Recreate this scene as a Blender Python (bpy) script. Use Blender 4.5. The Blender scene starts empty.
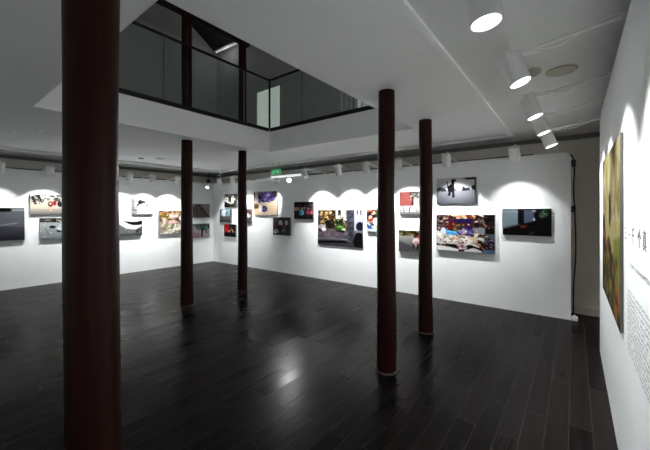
import bpy, bmesh, math, random
import numpy as np
from mathutils import Vector, Matrix
random.seed(7)
C = bpy.context.scene.collection
PI = math.pi
CEIL = 2.8; UP = 3.25            # ceiling of the gallery, floor of the storey above
XR, YB, XL = 0.234, 5.93, -9.10  # faces of the three hanging walls
WX, WY, RX = -9.6, 6.38, 0.85    # the masonry walls behind them
Y0 = -2.6

# ------------------------------------------------------------------ materials
def lin(c):
    c = c / 255.0
    return c / 12.92 if c <= .04045 else ((c + .055) / 1.055) ** 2.4
def mat(name, col, rough=.6, metal=0, emit=0, ecol=None, spec=.5):
    m = bpy.data.materials.new(name); m.use_nodes = True
    b = m.node_tree.nodes['Principled BSDF']
    b.inputs['Base Color'].default_value = (*col, 1)
    b.inputs['Roughness'].default_value = rough
    b.inputs['Metallic'].default_value = metal
    b.inputs['Specular IOR Level'].default_value = spec
    if emit:
        b.inputs['Emission Color'].default_value = (*(ecol or col), 1)
        b.inputs['Emission Strength'].default_value = emit
    return m
def N(m, t, **kw):
    n = m.node_tree.nodes.new(t)
    for k, v in kw.items(): setattr(n, k, v)
    return n
def L(m, a, b): m.node_tree.links.new(a, b)
def noisy(name, c0, c1, scale=(3, 3, 3), nscale=4, rough=.6, bump=0, spec=.5, rr=None):
    m = mat(name, c0, rough, spec=spec); b = m.node_tree.nodes['Principled BSDF']
    tc = N(m, 'ShaderNodeTexCoord'); mp = N(m, 'ShaderNodeMapping'); mp.inputs['Scale'].default_value = scale
    nz = N(m, 'ShaderNodeTexNoise'); nz.inputs['Scale'].default_value = nscale; nz.inputs['Detail'].default_value = 6
    cr = N(m, 'ShaderNodeValToRGB')
    cr.color_ramp.elements[0].position = .3; cr.color_ramp.elements[1].position = .7
    cr.color_ramp.elements[0].color = (*c0, 1); cr.color_ramp.elements[1].color = (*c1, 1)
    L(m, tc.outputs['Object'], mp.inputs['Vector']); L(m, mp.outputs[0], nz.inputs['Vector'])
    L(m, nz.outputs['Fac'], cr.inputs['Fac']); L(m, cr.outputs[0], b.inputs['Base Color'])
    if bump:
        bp = N(m, 'ShaderNodeBump'); bp.inputs['Strength'].default_value = bump; bp.inputs['Distance'].default_value = .01
        L(m, nz.outputs['Fac'], bp.inputs['Height']); L(m, bp.outputs[0], b.inputs['Normal'])
    if rr:
        mr = N(m, 'ShaderNodeMapRange'); mr.inputs['To Min'].default_value = rr[0]; mr.inputs['To Max'].default_value = rr[1]
        L(m, nz.outputs['Fac'], mr.inputs['Value']); L(m, mr.outputs[0], b.inputs['Roughness'])
    return m
M = {}
M['wall'] = noisy('white_wall_paint', (.85, .875, .88), (.88, .90, .90), nscale=2, rough=.65)
M['ceil'] = noisy('ceiling_paint', (.87, .88, .88), (.89, .90, .90), nscale=1.2, rough=.8)
M['ceilband'] = noisy('ceiling_border_shaded', (.70, .705, .70), (.73, .735, .73), nscale=1.2, rough=.8)  # darker copy of the ceiling paint; puts the falloff of light into colour
M['rear'] = noisy('rear_wall_paint', (.83, .79, .74), (.87, .83, .78), nscale=2, rough=.8)
M['shadow_trim'] = mat('dark_grey_trim', (.17, .17, .165), .7)
M['beige_wall'] = noisy('beige_wall_paint', (.52, .42, .34), (.56, .46, .37), nscale=2, rough=.8)
M['base'] = mat('skirting_paint', (.68, .64, .58), .5)
M['upwall'] = noisy('upper_wall_paint', (.62, .63, .62), (.67, .68, .67), nscale=1.5, rough=.85)
M['roof'] = noisy('dark_roof_timber', (.010, .008, .008), (.022, .018, .016), (1, 12, 1), 3, .7)
M['wood'] = noisy('lacquered_column_wood', (.018, .0058, .0048), (.037, .0112, .0086), (7, 7, .55), 5, .38, .25, spec=.10, rr=(.25, .45))
M['ring'] = noisy('column_base_wood', (.05, .032, .024), (.10, .07, .055), nscale=8, rough=.55)
M['white_metal'] = mat('white_enamel', (.86, .86, .85), .4)
M['arm'] = mat('arm_enamel', (.88, .88, .87), .35)
M['cord'] = mat('white_cord', (.86, .86, .85), .5)
M['lens'] = mat('lamp_lens', (1, 1, 1), .3, emit=1.6, ecol=(1, .985, .95))
M['lens_soft'] = mat('lamp_lens_soft', (1, 1, 1), .3, emit=.9, ecol=(1, .985, .95))
M['reflector'] = mat('lamp_reflector', (.8, .8, .8), .25, metal=1)
M['black'] = mat('black_rubber', (.012, .012, .012), .45)
M['darkmetal'] = mat('dark_metal', (.012, .012, .013), .45, metal=.3)
M['greymetal'] = mat('grey_metal', (.30, .30, .30), .4, metal=.6)
M['edge'] = mat('picture_edge', (.16, .165, .165), .5)
M['canvas_edge'] = mat('canvas_edge', (.10, .095, .085), .8)
M['beige'] = mat('beige_plastic', (.46, .44, .37), .6)
M['white_plastic'] = mat('white_plastic', (.78, .78, .77), .4)
M['ink'] = mat('black_lettering', (.12, .12, .125), .6)
M['greyink'] = mat('grey_lettering', (.33, .34, .36), .6)
M['green'] = mat('exit_sign_green', (.03, .36, .14), .4, emit=.05, ecol=(.08, .75, .28))
M['signwhite'] = mat('exit_sign_white', (.8, .9, .85), .4, emit=.06, ecol=(.8, 1, .9))
M['bar_glow'] = mat('bar_diffuser_glow', (.9, .9, .9), .4, emit=.16, ecol=(1, 1, 1))
M['tube'] = mat('tube_glow', (1, 1, 1), .4, emit=.07, ecol=(1, .98, .94))
M['glow_glass'] = mat('lit_door_glass', (.7, .78, .72), .3, emit=.085, ecol=(.72, .82, .74))
M['window_reflection'] = mat('reflected_window_glass', (.6, .62, .62), .3, emit=.05, ecol=(.85, .9, .9))
def glass():
    m = bpy.data.materials.new('railing_glass'); m.use_nodes = True; nt = m.node_tree; nt.nodes.clear()
    o = N(m, 'ShaderNodeOutputMaterial'); mx = N(m, 'ShaderNodeMixShader'); t = N(m, 'ShaderNodeBsdfTransparent')
    t.inputs[0].default_value = (.90, .92, .915, 1)
    g = N(m, 'ShaderNodeBsdfGlossy'); g.inputs['Roughness'].default_value = .02
    f = N(m, 'ShaderNodeFresnel'); f.inputs['IOR'].default_value = 1.45
    ge = N(m, 'ShaderNodeNewGeometry'); iv = N(m, 'ShaderNodeMath', operation='SUBTRACT'); iv.inputs[0].default_value = 1
    mu = N(m, 'ShaderNodeMath', operation='MULTIPLY'); L(m, ge.outputs['Backfacing'], iv.inputs[1]); L(m, iv.outputs[0], mu.inputs[0]); L(m, f.outputs[0], mu.inputs[1])
    L(m, mu.outputs[0], mx.inputs[0]); L(m, t.outputs[0], mx.inputs[1]); L(m, g.outputs[0], mx.inputs[2]); L(m, mx.outputs[0], o.inputs[0])
    return m
M['glass'] = glass()
def floor_mat():
    m = mat('dark_floorboards', (.01, .009, .009), .3); b = m.node_tree.nodes['Principled BSDF']
    tc = N(m, 'ShaderNodeTexCoord'); mp = N(m, 'ShaderNodeMapping')
    mp.inputs['Rotation'].default_value = (0, 0, PI / 2); mp.inputs['Location'].default_value = (.3, .03, 0)
    br = N(m, 'ShaderNodeTexBrick', offset=.37, offset_frequency=2)
    for k, v in (('Scale', 1), ('Mortar Size', .0026), ('Mortar Smooth', .2), ('Bias', 0), ('Brick Width', 1.15), ('Row Height', .138)):
        br.inputs[k].default_value = v
    br.inputs['Color1'].default_value = (.0052, .0040, .0038, 1); br.inputs['Color2'].default_value = (.0090, .0064, .0058, 1)
    br.inputs['Mortar'].default_value = (.034, .027, .024, 1)
    L(m, tc.outputs['Object'], mp.inputs['Vector']); L(m, mp.outputs[0], br.inputs['Vector'])
    nz = N(m, 'ShaderNodeTexNoise'); nz.inputs['Scale'].default_value = 3; nz.inputs['Detail'].default_value = 8
    mp2 = N(m, 'ShaderNodeMapping'); mp2.inputs['Scale'].default_value = (9, .7, 1)
    L(m, tc.outputs['Object'], mp2.inputs['Vector']); L(m, mp2.outputs[0], nz.inputs['Vector'])
    mr = N(m, 'ShaderNodeMapRange'); mr.inputs['From Min'].default_value = .3; mr.inputs['From Max'].default_value = .7
    mr.inputs['To Min'].default_value = .75; mr.inputs['To Max'].default_value = 1.3
    L(m, nz.outputs['Fac'], mr.inputs['Value'])
    mul = N(m, 'ShaderNodeVectorMath', operation='SCALE'); L(m, br.outputs['Color'], mul.inputs[0]); L(m, mr.outputs[0], mul.inputs['Scale'])
    # scuffs and pale worn flecks in the lacquer
    vz = N(m, 'ShaderNodeTexNoise'); vz.inputs['Scale'].default_value = 14; vz.inputs['Detail'].default_value = 10
    L(m, tc.outputs['Object'], vz.inputs['Vector'])
    vr = N(m, 'ShaderNodeMapRange'); vr.inputs['From Min'].default_value = .68; vr.inputs['From Max'].default_value = 1
    vr.inputs['To Max'].default_value = .5
    L(m, vz.outputs['Fac'], vr.inputs['Value'])
    mx = N(m, 'ShaderNodeMix', data_type='RGBA'); mx.inputs[7].default_value = (.075, .06, .055, 1)
    L(m, vr.outputs[0], mx.inputs[0]); L(m, mul.outputs[0], mx.inputs[6]); L(m, mx.outputs[2], b.inputs['Base Color'])
    rr = N(m, 'ShaderNodeMapRange'); rr.inputs['To Min'].default_value = .19; rr.inputs['To Max'].default_value = .36
    pr = N(m, 'ShaderNodeTexBrick', offset=.37, offset_frequency=2)      # every board takes the lacquer a little differently
    for k, v in (('Scale', 1), ('Mortar Size', 0), ('Mortar Smooth', 0), ('Bias', 0), ('Brick Width', 1.15), ('Row Height', .138)): pr.inputs[k].default_value = v
    pr.inputs['Color1'].default_value = (0, 0, 0, 1); pr.inputs['Color2'].default_value = (1, 1, 1, 1); L(m, mp.outputs[0], pr.inputs['Vector'])
    av = N(m, 'ShaderNodeMix'); av.inputs[0].default_value = .4
    L(m, nz.outputs['Fac'], av.inputs[2]); L(m, pr.outputs['Color'], av.inputs[3])
    L(m, av.outputs[0], rr.inputs['Value']); L(m, rr.outputs[0], b.inputs['Roughness'])
    bp = N(m, 'ShaderNodeBump', invert=True); bp.inputs['Strength'].default_value = .35; bp.inputs['Distance'].default_value = .004
    L(m, br.outputs['Fac'], bp.inputs['Height']); L(m, bp.outputs[0], b.inputs['Normal'])
    b.inputs['Specular IOR Level'].default_value = 0
    # thin worn lacquer: a weak glossy coat that grows towards grazing view
    gl = N(m, 'ShaderNodeBsdfGlossy'); L(m, rr.outputs[0], gl.inputs['Roughness']); L(m, bp.outputs[0], gl.inputs['Normal'])
    fr = N(m, 'ShaderNodeFresnel'); fr.inputs['IOR'].default_value = 1.42; L(m, bp.outputs[0], fr.inputs['Normal'])
    sc_ = N(m, 'ShaderNodeMath', operation='MULTIPLY'); sc_.inputs[1].default_value = .44; L(m, fr.outputs[0], sc_.inputs[0])
    ms = N(m, 'ShaderNodeMixShader'); out = m.node_tree.nodes['Material Output']
    L(m, sc_.outputs[0], ms.inputs[0]); L(m, b.outputs[0], ms.inputs[1]); L(m, gl.outputs[0], ms.inputs[2]); L(m, ms.outputs[0], out.inputs['Surface'])
    return m
M['floor'] = floor_mat()
def print_mat(name, rough):
    m = mat(name, (.5, .5, .5), rough, spec=.08); b = m.node_tree.nodes['Principled BSDF']
    a = N(m, 'ShaderNodeAttribute', attribute_name='picture'); L(m, a.outputs['Color'], b.inputs['Base Color'])
    return m
M['print'] = print_mat('photographic_print', .55); M['paint'] = print_mat('painted_canvas', .8)

# ------------------------------------------------------------------ mesh helpers
def obj(name, bm, m, parent=None, smooth=False):
    me = bpy.data.meshes.new(name)
    if isinstance(bm, bmesh.types.BMesh):
        if smooth:
            for f in bm.faces: f.smooth = True
        bm.to_mesh(me); bm.free()
    else: me = bm
    me.materials.clear(); me.materials.append(m)
    if smooth: me.set_sharp_from_angle(angle=math.radians(38))
    o = bpy.data.objects.new(name, me); C.objects.link(o)
    if parent: o.parent = parent
    return o
def B(): return bmesh.new()
def box(bm, x0, y0, z0, x1, y1, z1, mtx=None):
    v = [bm.verts.new(Vector(p)) for p in ((x0,y0,z0),(x1,y0,z0),(x1,y1,z0),(x0,y1,z0),(x0,y0,z1),(x1,y0,z1),(x1,y1,z1),(x0,y1,z1))]
    if mtx:
        for q in v: q.co = mtx @ q.co
    for f in ((0,3,2,1),(4,5,6,7),(0,1,5,4),(1,2,6,5),(2,3,7,6),(3,0,4,7)): bm.faces.new([v[i] for i in f])
    return bm
def bev(bm, w, s=2):
    bmesh.ops.bevel(bm, geom=list(bm.edges), offset=w, segments=s, affect='EDGES', profile=.5)
    return bm
def lathe(bm, prof, n=32, mtx=None, centre=None, closed=False):
    rings = []
    for i, (r, z) in enumerate(prof):
        cx, cy = centre(z) if centre else (0, 0)
        ring = []
        for k in range(n):
            a = 2 * PI * k / n
            p = Vector((cx + r * math.cos(a), cy + r * math.sin(a), z))
            ring.append(bm.verts.new(mtx @ p if mtx else p))
        rings.append(ring)
    for a, b in zip(rings, rings[1:]):
        for k in range(n): bm.faces.new((a[k], a[(k+1) % n], b[(k+1) % n], b[k]))
    if closed:
        for k in range(n): bm.faces.new((rings[-1][k], rings[-1][(k+1) % n], rings[0][(k+1) % n], rings[0][k]))
    else:
        bm.faces.new(rings[0][::-1]); bm.faces.new(rings[-1])
    return bm
def tube(bm, pts, r, n=8):
    pts = [Vector(p) for p in pts]; rings = []
    for i, p in enumerate(pts):
        t = (pts[min(i+1, len(pts)-1)] - pts[max(i-1, 0)]).normalized()
        ref = Vector((0, 0, 1)) if abs(t.z) < .9 else Vector((1, 0, 0))
        u = t.cross(ref).normalized(); w = u.cross(t)
        rings.append([bm.verts.new(p + r * (u * math.cos(2*PI*k/n) + w * math.sin(2*PI*k/n))) for k in range(n)])
    for a, b in zip(rings, rings[1:]):
        for k in range(n): bm.faces.new((a[k], a[(k+1) % n], b[(k+1) % n], b[k]))
    bm.faces.new(rings[0][::-1]); bm.faces.new(rings[-1])
    bmesh.ops.recalc_face_normals(bm, faces=bm.faces)
    return bm
def smoothpath(ctrl, n=10):
    P = [Vector(ctrl[0])] + [Vector(c) for c in ctrl] + [Vector(ctrl[-1])]; out = []
    for i in range(1, len(P) - 2):
        for k in range(n):
            t = k / n; a, b, c, d = P[i-1], P[i], P[i+1], P[i+2]
            out.append(.5 * ((2*b) + (c-a)*t + (2*a-5*b+4*c-d)*t*t + (-a+3*b-3*c+d)*t**3))
    out.append(P[-2]); return out
def prism(bm, pts, axis, a, b):
    """extrude an outline (u, z) along axis from a to b; axis 'x': u = y, axis 'y': u = x"""
    def P(u, z, t): return Vector((t, u, z)) if axis == 'x' else Vector((u, t, z))
    lo = [bm.verts.new(P(u, z, a)) for u, z in pts]; hi = [bm.verts.new(P(u, z, b)) for u, z in pts]
    n = len(pts)
    for k in range(n): bm.faces.new((lo[k], lo[(k+1) % n], hi[(k+1) % n], hi[k]))
    bm.faces.new(lo[::-1]); bm.faces.new(hi)
    bmesh.ops.recalc_face_normals(bm, faces=bm.faces); return bm
def thing(name, label, cat, loc=(0, 0, 0), rz=0, group=None):
    o = bpy.data.objects.new(name, None); C.objects.link(o); o.location = loc; o.rotation_euler = (0, 0, rz)
    o.empty_display_size = .1
    tag(o, label, cat, group); return o
def tag(o, label, cat, group=None):
    o['label'] = label; o['category'] = cat; o['kind'] = 'thing'
    if group: o['group'] = group
    return o
def struct(name, bm, m, parent=None, smooth=False):
    o = obj(name, bm, m, parent, smooth)
    if not parent: o['kind'] = 'structure'
    return o
def dup(root, loc, rz, label, group=None):
    r = root.copy(); C.objects.link(r); r.location = loc; r.rotation_euler = (0, 0, rz); r['label'] = label
    if group: r['group'] = group
    for ch in list(root.children):
        c = ch.copy(); C.objects.link(c); c.parent = r
        for g in list(ch.children):
            d = g.copy(); C.objects.link(d); d.parent = c
    return r

# ------------------------------------------------------------------ the room
struct('floor', box(B(), WX - .2, Y0, -.12, RX + .2, WY + .2, 0), M['floor'])
OX0, OX1, OY0, OY1 = -4.91, -1.84, .865, 4.49       # the opening to the storey above
TX0, TX1, TY1 = -8.42, -.80, 5.72                   # edge of the main ceiling field
bm = B()
box(bm, TX0, Y0, CEIL, OX0, TY1, UP); box(bm, OX1, Y0, CEIL, TX1, TY1, UP)
box(bm, OX0, OY1, CEIL, OX1, TY1, UP); box(bm, OX0, Y0, CEIL, OX1, OY0, UP)
struct('ceiling', bm, M['ceil'])
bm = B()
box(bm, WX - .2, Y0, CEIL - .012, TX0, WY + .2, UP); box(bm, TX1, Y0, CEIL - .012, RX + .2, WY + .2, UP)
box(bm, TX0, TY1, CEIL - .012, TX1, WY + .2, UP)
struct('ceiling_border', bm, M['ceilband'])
bm = B(); w = .055
box(bm, TX0 - w, Y0, CEIL - .042, TX0, TY1, CEIL - .011); box(bm, TX1, Y0, CEIL - .042, TX1 + w, TY1, CEIL - .011)
box(bm, TX0 - w, TY1, CEIL - .042, TX1 + w, TY1 + w, CEIL - .011)
struct('trim_1', bm, M['ceil'])
# masonry walls and the white hanging walls in front of them
struct('wall_back', box(B(), WX - .2, WY, 0, RX + .2, WY + .2, CEIL - .012), M['rear'])
struct('wall_left', box(B(), WX - .2, Y0, 0, WX, WY, CEIL - .012), M['rear'])
struct('wall_right', box(B(), RX, Y0, 0, RX + .2, WY, CEIL - .012), M['beige_wall'])
struct('wall_front', box(B(), WX - .2, Y0 - .2, 0, RX + .2, Y0, CEIL - .012), M['wall'])
def rounded(u0, u1, z1, r, side):
    pts = [(u0, 0), (u1, 0)]
    arc = [(u1 - r + r * math.cos(a), z1 - r + r * math.sin(a)) for a in [PI/2*k/8 for k in range(9)]]
    return pts + arc + [(u0, z1)]
struct('wall_back_lining', prism(B(), rounded(XL - .1, -.035, 2.47, .10, 1), 'y', YB, YB + .09), M['wall'])
struct('wall_left_lining', box(B(), XL - .1, Y0, 0, XL, YB, 2.47), M['wall'])
struct('wall_right_lining', prism(B(), rounded(Y0, 4.84, 2.69, .22, 1), 'x', XR, XR + .12), M['wall'])
struct('recess_shade_back', box(B(), WX, WY - .05, CEIL - .075, RX, WY, CEIL - .012), M['shadow_trim'])  # dark strip standing in for the shade of the ceiling junction
struct('recess_shade_left', box(B(), WX, Y0, CEIL - .075, WX + .05, WY - .05, CEIL - .012), M['shadow_trim'])  # the same shade strip along the left wall
struct('baseboard_back', bev(box(B(), -.02, WY - .02, 0, RX, WY, .11), .004), M['base'])
struct('baseboard_right', bev(box(B(), XR + .121, Y0, 0, XR + .131, 4.8, .05), .002), M['base'])

# ------------------------------------------------------------------ the storey above
UZ = 6.92
def upw(z): return z
struct('wall_upper_back', box(B(), WX - .2, WY, UP, RX + .2, WY + .2, UZ), M['upwall'])
gable = [(Y0, UP), (WY, UP), (WY, UZ), (1.9, UZ + (WY - 1.9) * .6), (Y0, UZ + (WY - 1.9) * .6 - (1.9 - Y0) * .6)]
struct('wall_upper_left', prism(B(), gable, 'x', WX - .2, WX), M['upwall'])
rz = UZ + (WY - 1.9) * .6
struct('roof', prism(B(), [(WY + .3, UZ - .18), (1.9, rz), (Y0 - .3, rz - (2.2 - Y0) * .6), (Y0 - .3, rz - (2.2 - Y0) * .6 + .2), (1.9, rz + .25), (WY + .3, UZ + .05)], 'x', WX - .2, RX + .2), M['roof'])
for i, x in enumerate((-7.9, -5.2, -1.48)):
    t = tag(obj('roof_beam', bev(box(B(), x - .09, Y0, 6.62, x + .09, WY - .02, 6.84), .015), M['roof']),
            ('dark timber roof beam above the leftmost part of the opening', 'dark timber roof beam over the two far upper columns', 'dark timber roof beam nearest the right edge of the opening')[i], 'beam', 'roof beams of the upper storey')
    t.location.z = 0
struct('wall_upper_front', box(B(), WX - .2, Y0 - .2, UP, RX + .2, Y0, UZ), M['upwall'])
struct('wall_upper_right', box(B(), RX, Y0, UP, RX + .2, WY, UZ), M['upwall'])
# lit glazed door on the upper back wall
dw = struct('door_1', bev(box(B(), -7.55, WY - .05, UP, -7.47, WY, 5.2), .006), M['upwall'])
obj('door_frame', box(box(B(), -6.50, WY - .05, UP, -6.42, WY, 5.2), -7.47, WY - .05, 5.12, -6.50, WY, 5.2), M['upwall'], dw)
obj('door_glass', box(B(), -7.47, WY - .03, UP, -6.50, WY - .005, 5.12), M['glow_glass'], dw)
wn = struct('reflected_window', box(box(box(box(box(B(), -4.05, WY - .05, 3.85, -3.99, WY, 4.75), -3.06, WY - .05, 3.85, -3.0, WY, 4.75), -4.05, WY - .05, 4.7, -3.0, WY, 4.75), -4.05, WY - .05, 3.85, -3.0, WY, 3.9), -3.55, WY - .045, 3.9, -3.5, WY, 4.7), M['white_metal'])  # modelled in place of a window reflected in the railing glass
obj('reflected_pane', box(B(), -3.99, WY - .02, 3.9, -3.06, WY - .004, 4.7), M['window_reflection'], wn)
bal = thing('reflected_balustrade', 'white reflected balustrade of thin upright bars seen in the glass', 'balustrade', (-2.95, 5.3, UP))  # solid bars in place of a balustrade reflected in the glass
for k in range(14):
    obj('reflected_baluster', box(B(), -.75 + k * .12, -.012, 0, -.726 + k * .12, .012, .9), M['white_metal'], bal)
obj('handrail', bev(box(B(), -.8, -.025, .9, .9, .025, .945), .008), M['white_metal'], bal)
# tube lamp under the roof, with its light
tb = thing('tube_lamp', 'slim white tube lamp under the dark roof', 'lamp', (-8.9, 6.15, 6.78), math.radians(3))
obj('tube', tube(B(), [(-.35, 0, 0), (.75, 0, 0)], .022, 10), M['tube'], tb, True)
obj('lamp_body', box(box(B(), -.4, -.03, .02, .8, .03, .06), .15, -.012, .06, .174, .012, .09), M['white_metal'], tb)
pd = thing('hanging_rod', 'thin dark rod hanging from the roof above the glass corner', 'rod', (-5.9, 5.55, 0))
obj('rod', tube(B(), [(0, 0, 5.95), (0, 0, 7.2)], .016, 8), M['darkmetal'], pd)
obj('rod_cap', lathe(B(), [(.03, 5.87), (.035, 5.95)], 14), M['darkmetal'], pd)
def light(name, kind, loc, energy, parent=None, **kw):
    d = bpy.data.lights.new(name, kind); d.energy = energy; d.color = kw.pop('color', (.985, 1, 1))
    for k, v in kw.items(): setattr(d, k, v)
    o = bpy.data.objects.new(name, d); C.objects.link(o); o.location = loc
    if parent: o.parent = parent
    return o
light('tube_light', 'POINT', (.2, -.2, -.12), .35, tb, shadow_soft_size=.2)
light('upper_light', 'POINT', (-1.0, 1.2, 5.2), 12, shadow_soft_size=.3)

# upper columns carry on above the lower ones; glass railings round the opening
def rail(name, label, loc, rz, ln, seams):
    r = thing(name, label, 'railing', loc, rz, 'glass railings of the opening')
    xs = [0] + seams + [ln]
    for a, b in zip(xs, xs[1:]): obj('glass_pane', box(B(), a + .006, -.006, .03, b - .006, .006, 1.02), M['glass'], r)
    obj('bottom_rail', bev(box(B(), 0, -.03, -.035, ln, .02, .035), .004), M['darkmetal'], r)
    obj('top_rail', bev(box(B(), 0, -.018, 1.005, ln, .018, 1.04), .006), M['darkmetal'], r)
    for s in seams: obj('seam_clip', box(B(), s - .006, -.012, .03, s + .006, .012, 1.01), M['greymetal'], r)
    return r
rail('glass_railing', 'long glass railing of the left side of the ceiling opening', (OX0 - .02, OY0, UP), PI / 2, OY1 - OY0 - .012, [1.5, 3.0])
rail('glass_railing', 'glass railing of the far side of the opening with one seam', (OX0 + .015, OY1 + .02, UP), 0, OX1 - OX0 - .015, [.85, 2.0])
tag(obj('corner_post', box(B(), OX0 - .035, OY1 + .005, UP + .035, OX0 - .005, OY1 + .035, UP + 1.05), M['darkmetal']),
    'slim dark post where the two glass railings meet', 'post')

# ------------------------------------------------------------------ columns
def column(x, y, r0, r1, z0, z1, label, seed, lean=(0, 0), ring=True, group='dark wooden columns of the gallery'):
    rnd = random.Random(seed)
    t = thing('wooden_column', label, 'column', (x, y, z0), 0, group)
    h = z1 - z0; ph = [rnd.uniform(0, 6.28) for _ in range(4)]
    prof = []
    for k in range(41):
        s = k / 40
        r = r0 + (r1 - r0) * (s ** .8) + .0022 * math.sin(7 * s + ph[0]) + .0012 * math.sin(17 * s + ph[1])
        prof.append((r, .006 + s * (h - .006)))
    cen = lambda z: (lean[0] * (z / h - .5) + .004 * math.sin(3 * z + ph[2]), lean[1] * (z / h - .5) + .004 * math.sin(2.3 * z + ph[3]))
    obj('shaft', lathe(B(), prof, 40, None, cen), M['wood'], t, True)
    if ring:
        cx, cy = cen(0)
        obj('base_ring', lathe(B(), [(r0 + .016, 0), (r0 + .018, .006), (r0 + .012, .016), (r0 - .004, .018)], 40, Matrix.Translation((cx, cy, 0))), M['ring'], t, True)
    return t
column(-1.411, .4165, .0890, .0865, 0, CEIL, 'dark red wooden column standing nearest the camera at left', 1, (-.019, -.013))
column(-1.493, 2.935, .1, .081, 0, CEIL, 'dark red wooden column between the large car park photograph and the motorcycle prints', 2)
column(-1.556, 4.19, .094, .079, 0, CEIL, 'dark red wooden column in front of the motorcycle and red wall prints, behind another', 3, (0, 0))
column(-5.215, 2.89, .108, .086, 0, CEIL, 'dark wooden column at the left edge of the opening, nearer the camera', 4)
column(-5.245, 4.075, .104, .08, 0, CEIL, 'dark wooden column under the far left corner of the opening', 5)
column(-5.215, 2.89, .086, .075, UP, 6.62, 'upper storey column behind the middle of the left glass railing', 6, ring=False, group='upper storey columns')
column(-5.245, 4.075, .082, .072, UP, 6.62, 'upper storey column beside the glass railing corner', 7, ring=False, group='upper storey columns')

# ------------------------------------------------------------------ pictures: a small painter on a grid of vertices
class Pic:
    def __init__(s, w, h, bg=(128, 128, 128), seed=1):
        s.w, s.h = w, h; s.a = np.zeros((h, w, 3)); s.a[:] = bg
        s.Y, s.X = np.mgrid[0:h, 0:w]; s.X = (s.X + .5) / w; s.Y = (s.Y + .5) / h; s.r = random.Random(seed)
    def put(s, m, c, al=1.0):
        s.a[m] = s.a[m] * (1 - al) + np.array(c, float) * al; return s
    def rect(s, x0, y0, x1, y1, c, al=1): return s.put((s.X >= x0) & (s.X < x1) & (s.Y >= y0) & (s.Y < y1), c, al)
    def ell(s, cx, cy, rx, ry, c, al=1, rot=0):
        dx, dy = s.X - cx, s.Y - cy; k, q = math.cos(rot), math.sin(rot)
        return s.put(((dx * k + dy * q) / rx) ** 2 + ((dy * k - dx * q) / ry) ** 2 < 1, c, al)
    def poly(s, pts, c, al=1):
        m = np.zeros(s.X.shape, bool); n = len(pts)
        for i in range(n):
            (x0, y0), (x1, y1) = pts[i], pts[(i + 1) % n]
            if y0 == y1: continue
            m ^= ((y0 > s.Y) != (y1 > s.Y)) & (s.X < (x1 - x0) * (s.Y - y0) / (y1 - y0) + x0)
        return s.put(m, c, al)
    def vgrad(s, y0, y1, c0, c1):
        m = (s.Y >= y0) & (s.Y < y1); t = ((s.Y - y0) / (y1 - y0))[..., None]
        g = np.array(c0, float) * (1 - t) + np.array(c1, float) * t; s.a[m] = g[m]; return s
    def line(s, x0, y0, x1, y1, w, c, al=1):
        d = math.hypot(x1 - x0, y1 - y0) or 1; nx, ny = -(y1 - y0) / d * w / 2, (x1 - x0) / d * w / 2
        return s.poly([(x0 + nx, y0 + ny), (x1 + nx, y1 + ny), (x1 - nx, y1 - ny), (x0 - nx, y0 - ny)], c, al)
    def specks(s, n, x0, y0, x1, y1, cols, smin=.01, smax=.04, al=.9):
        for _ in range(n):
            s.ell(s.r.uniform(x0, x1), s.r.uniform(y0, y1), s.r.uniform(smin, smax), s.r.uniform(smin, smax) * s.w / s.h, s.r.choice(cols), al, s.r.uniform(0, 3))
        return s
    def soften(s, n=1):
        for _ in range(n):
            p = np.pad(s.a, ((1, 1), (1, 1), (0, 0)), 'edge')
            s.a = (p[1:-1, 1:-1] * 4 + p[:-2, 1:-1] + p[2:, 1:-1] + p[1:-1, :-2] + p[1:-1, 2:]) / 8
        return s
    def grain(s, k):
        s.a = np.clip(s.a + np.random.RandomState(3).normal(0, k, s.a.shape[:2])[..., None], 0, 255); return s
def picture(name, label, cat, pic, wall, u0, u1, z0, z1, depth=.045, group=None, m='print', edge='edge', gain=.66):
    """wall 'B' faces -y (u = x), 'L' faces +x (u = y), 'R' faces -x (u = y running towards the camera)"""
    W = abs(u1 - u0); H = z1 - z0; mid = (u0 + u1) / 2
    loc, rz = {'B': ((mid, YB, z0), 0), 'L': ((XL, mid, z0), PI / 2), 'R': ((XR, mid, z0), -PI / 2)}[wall]
    t = thing(name, label, cat, loc, rz, group)      # local: x to the viewer's right, -y out of the wall
    obj('backing', bev(box(B(), -W/2, -depth, 0, W/2, -.001, H), .003, 1), M[edge], t)
    w, h = pic.w, pic.h
    vs = [(-W/2 + .004 + (W - .008) * i / (w - 1), -depth - .0015, H - .004 - (H - .008) * j / (h - 1)) for j in range(h) for i in range(w)]
    fs = [(j*w + i, (j+1)*w + i, (j+1)*w + i + 1, j*w + i + 1) for j in range(h - 1) for i in range(w - 1)]
    me = bpy.data.meshes.new('print'); me.from_pydata(vs, [], fs); me.update()
    at = me.color_attributes.new('picture', 'FLOAT_COLOR', 'POINT')
    c = np.clip((pic.a / 255 - .5) * 1.22 + .46, .02, 1); c = np.clip(c * .8 + c.mean(axis=2, keepdims=True) * .2, .02, 1); c = np.where(c <= .04045, c / 12.92, ((c + .055) / 1.055) ** 2.4) * gain
    rgba = np.ones((h * w, 4), np.float32); rgba[:, :3] = c.reshape(-1, 3); at.data.foreach_set('color', rgba.ravel())
    obj('print' if m == 'print' else 'canvas', me, M[m], t)
    return t
PG = 'photographs on the back wall'; PL = 'photographs on the left wall'

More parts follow.
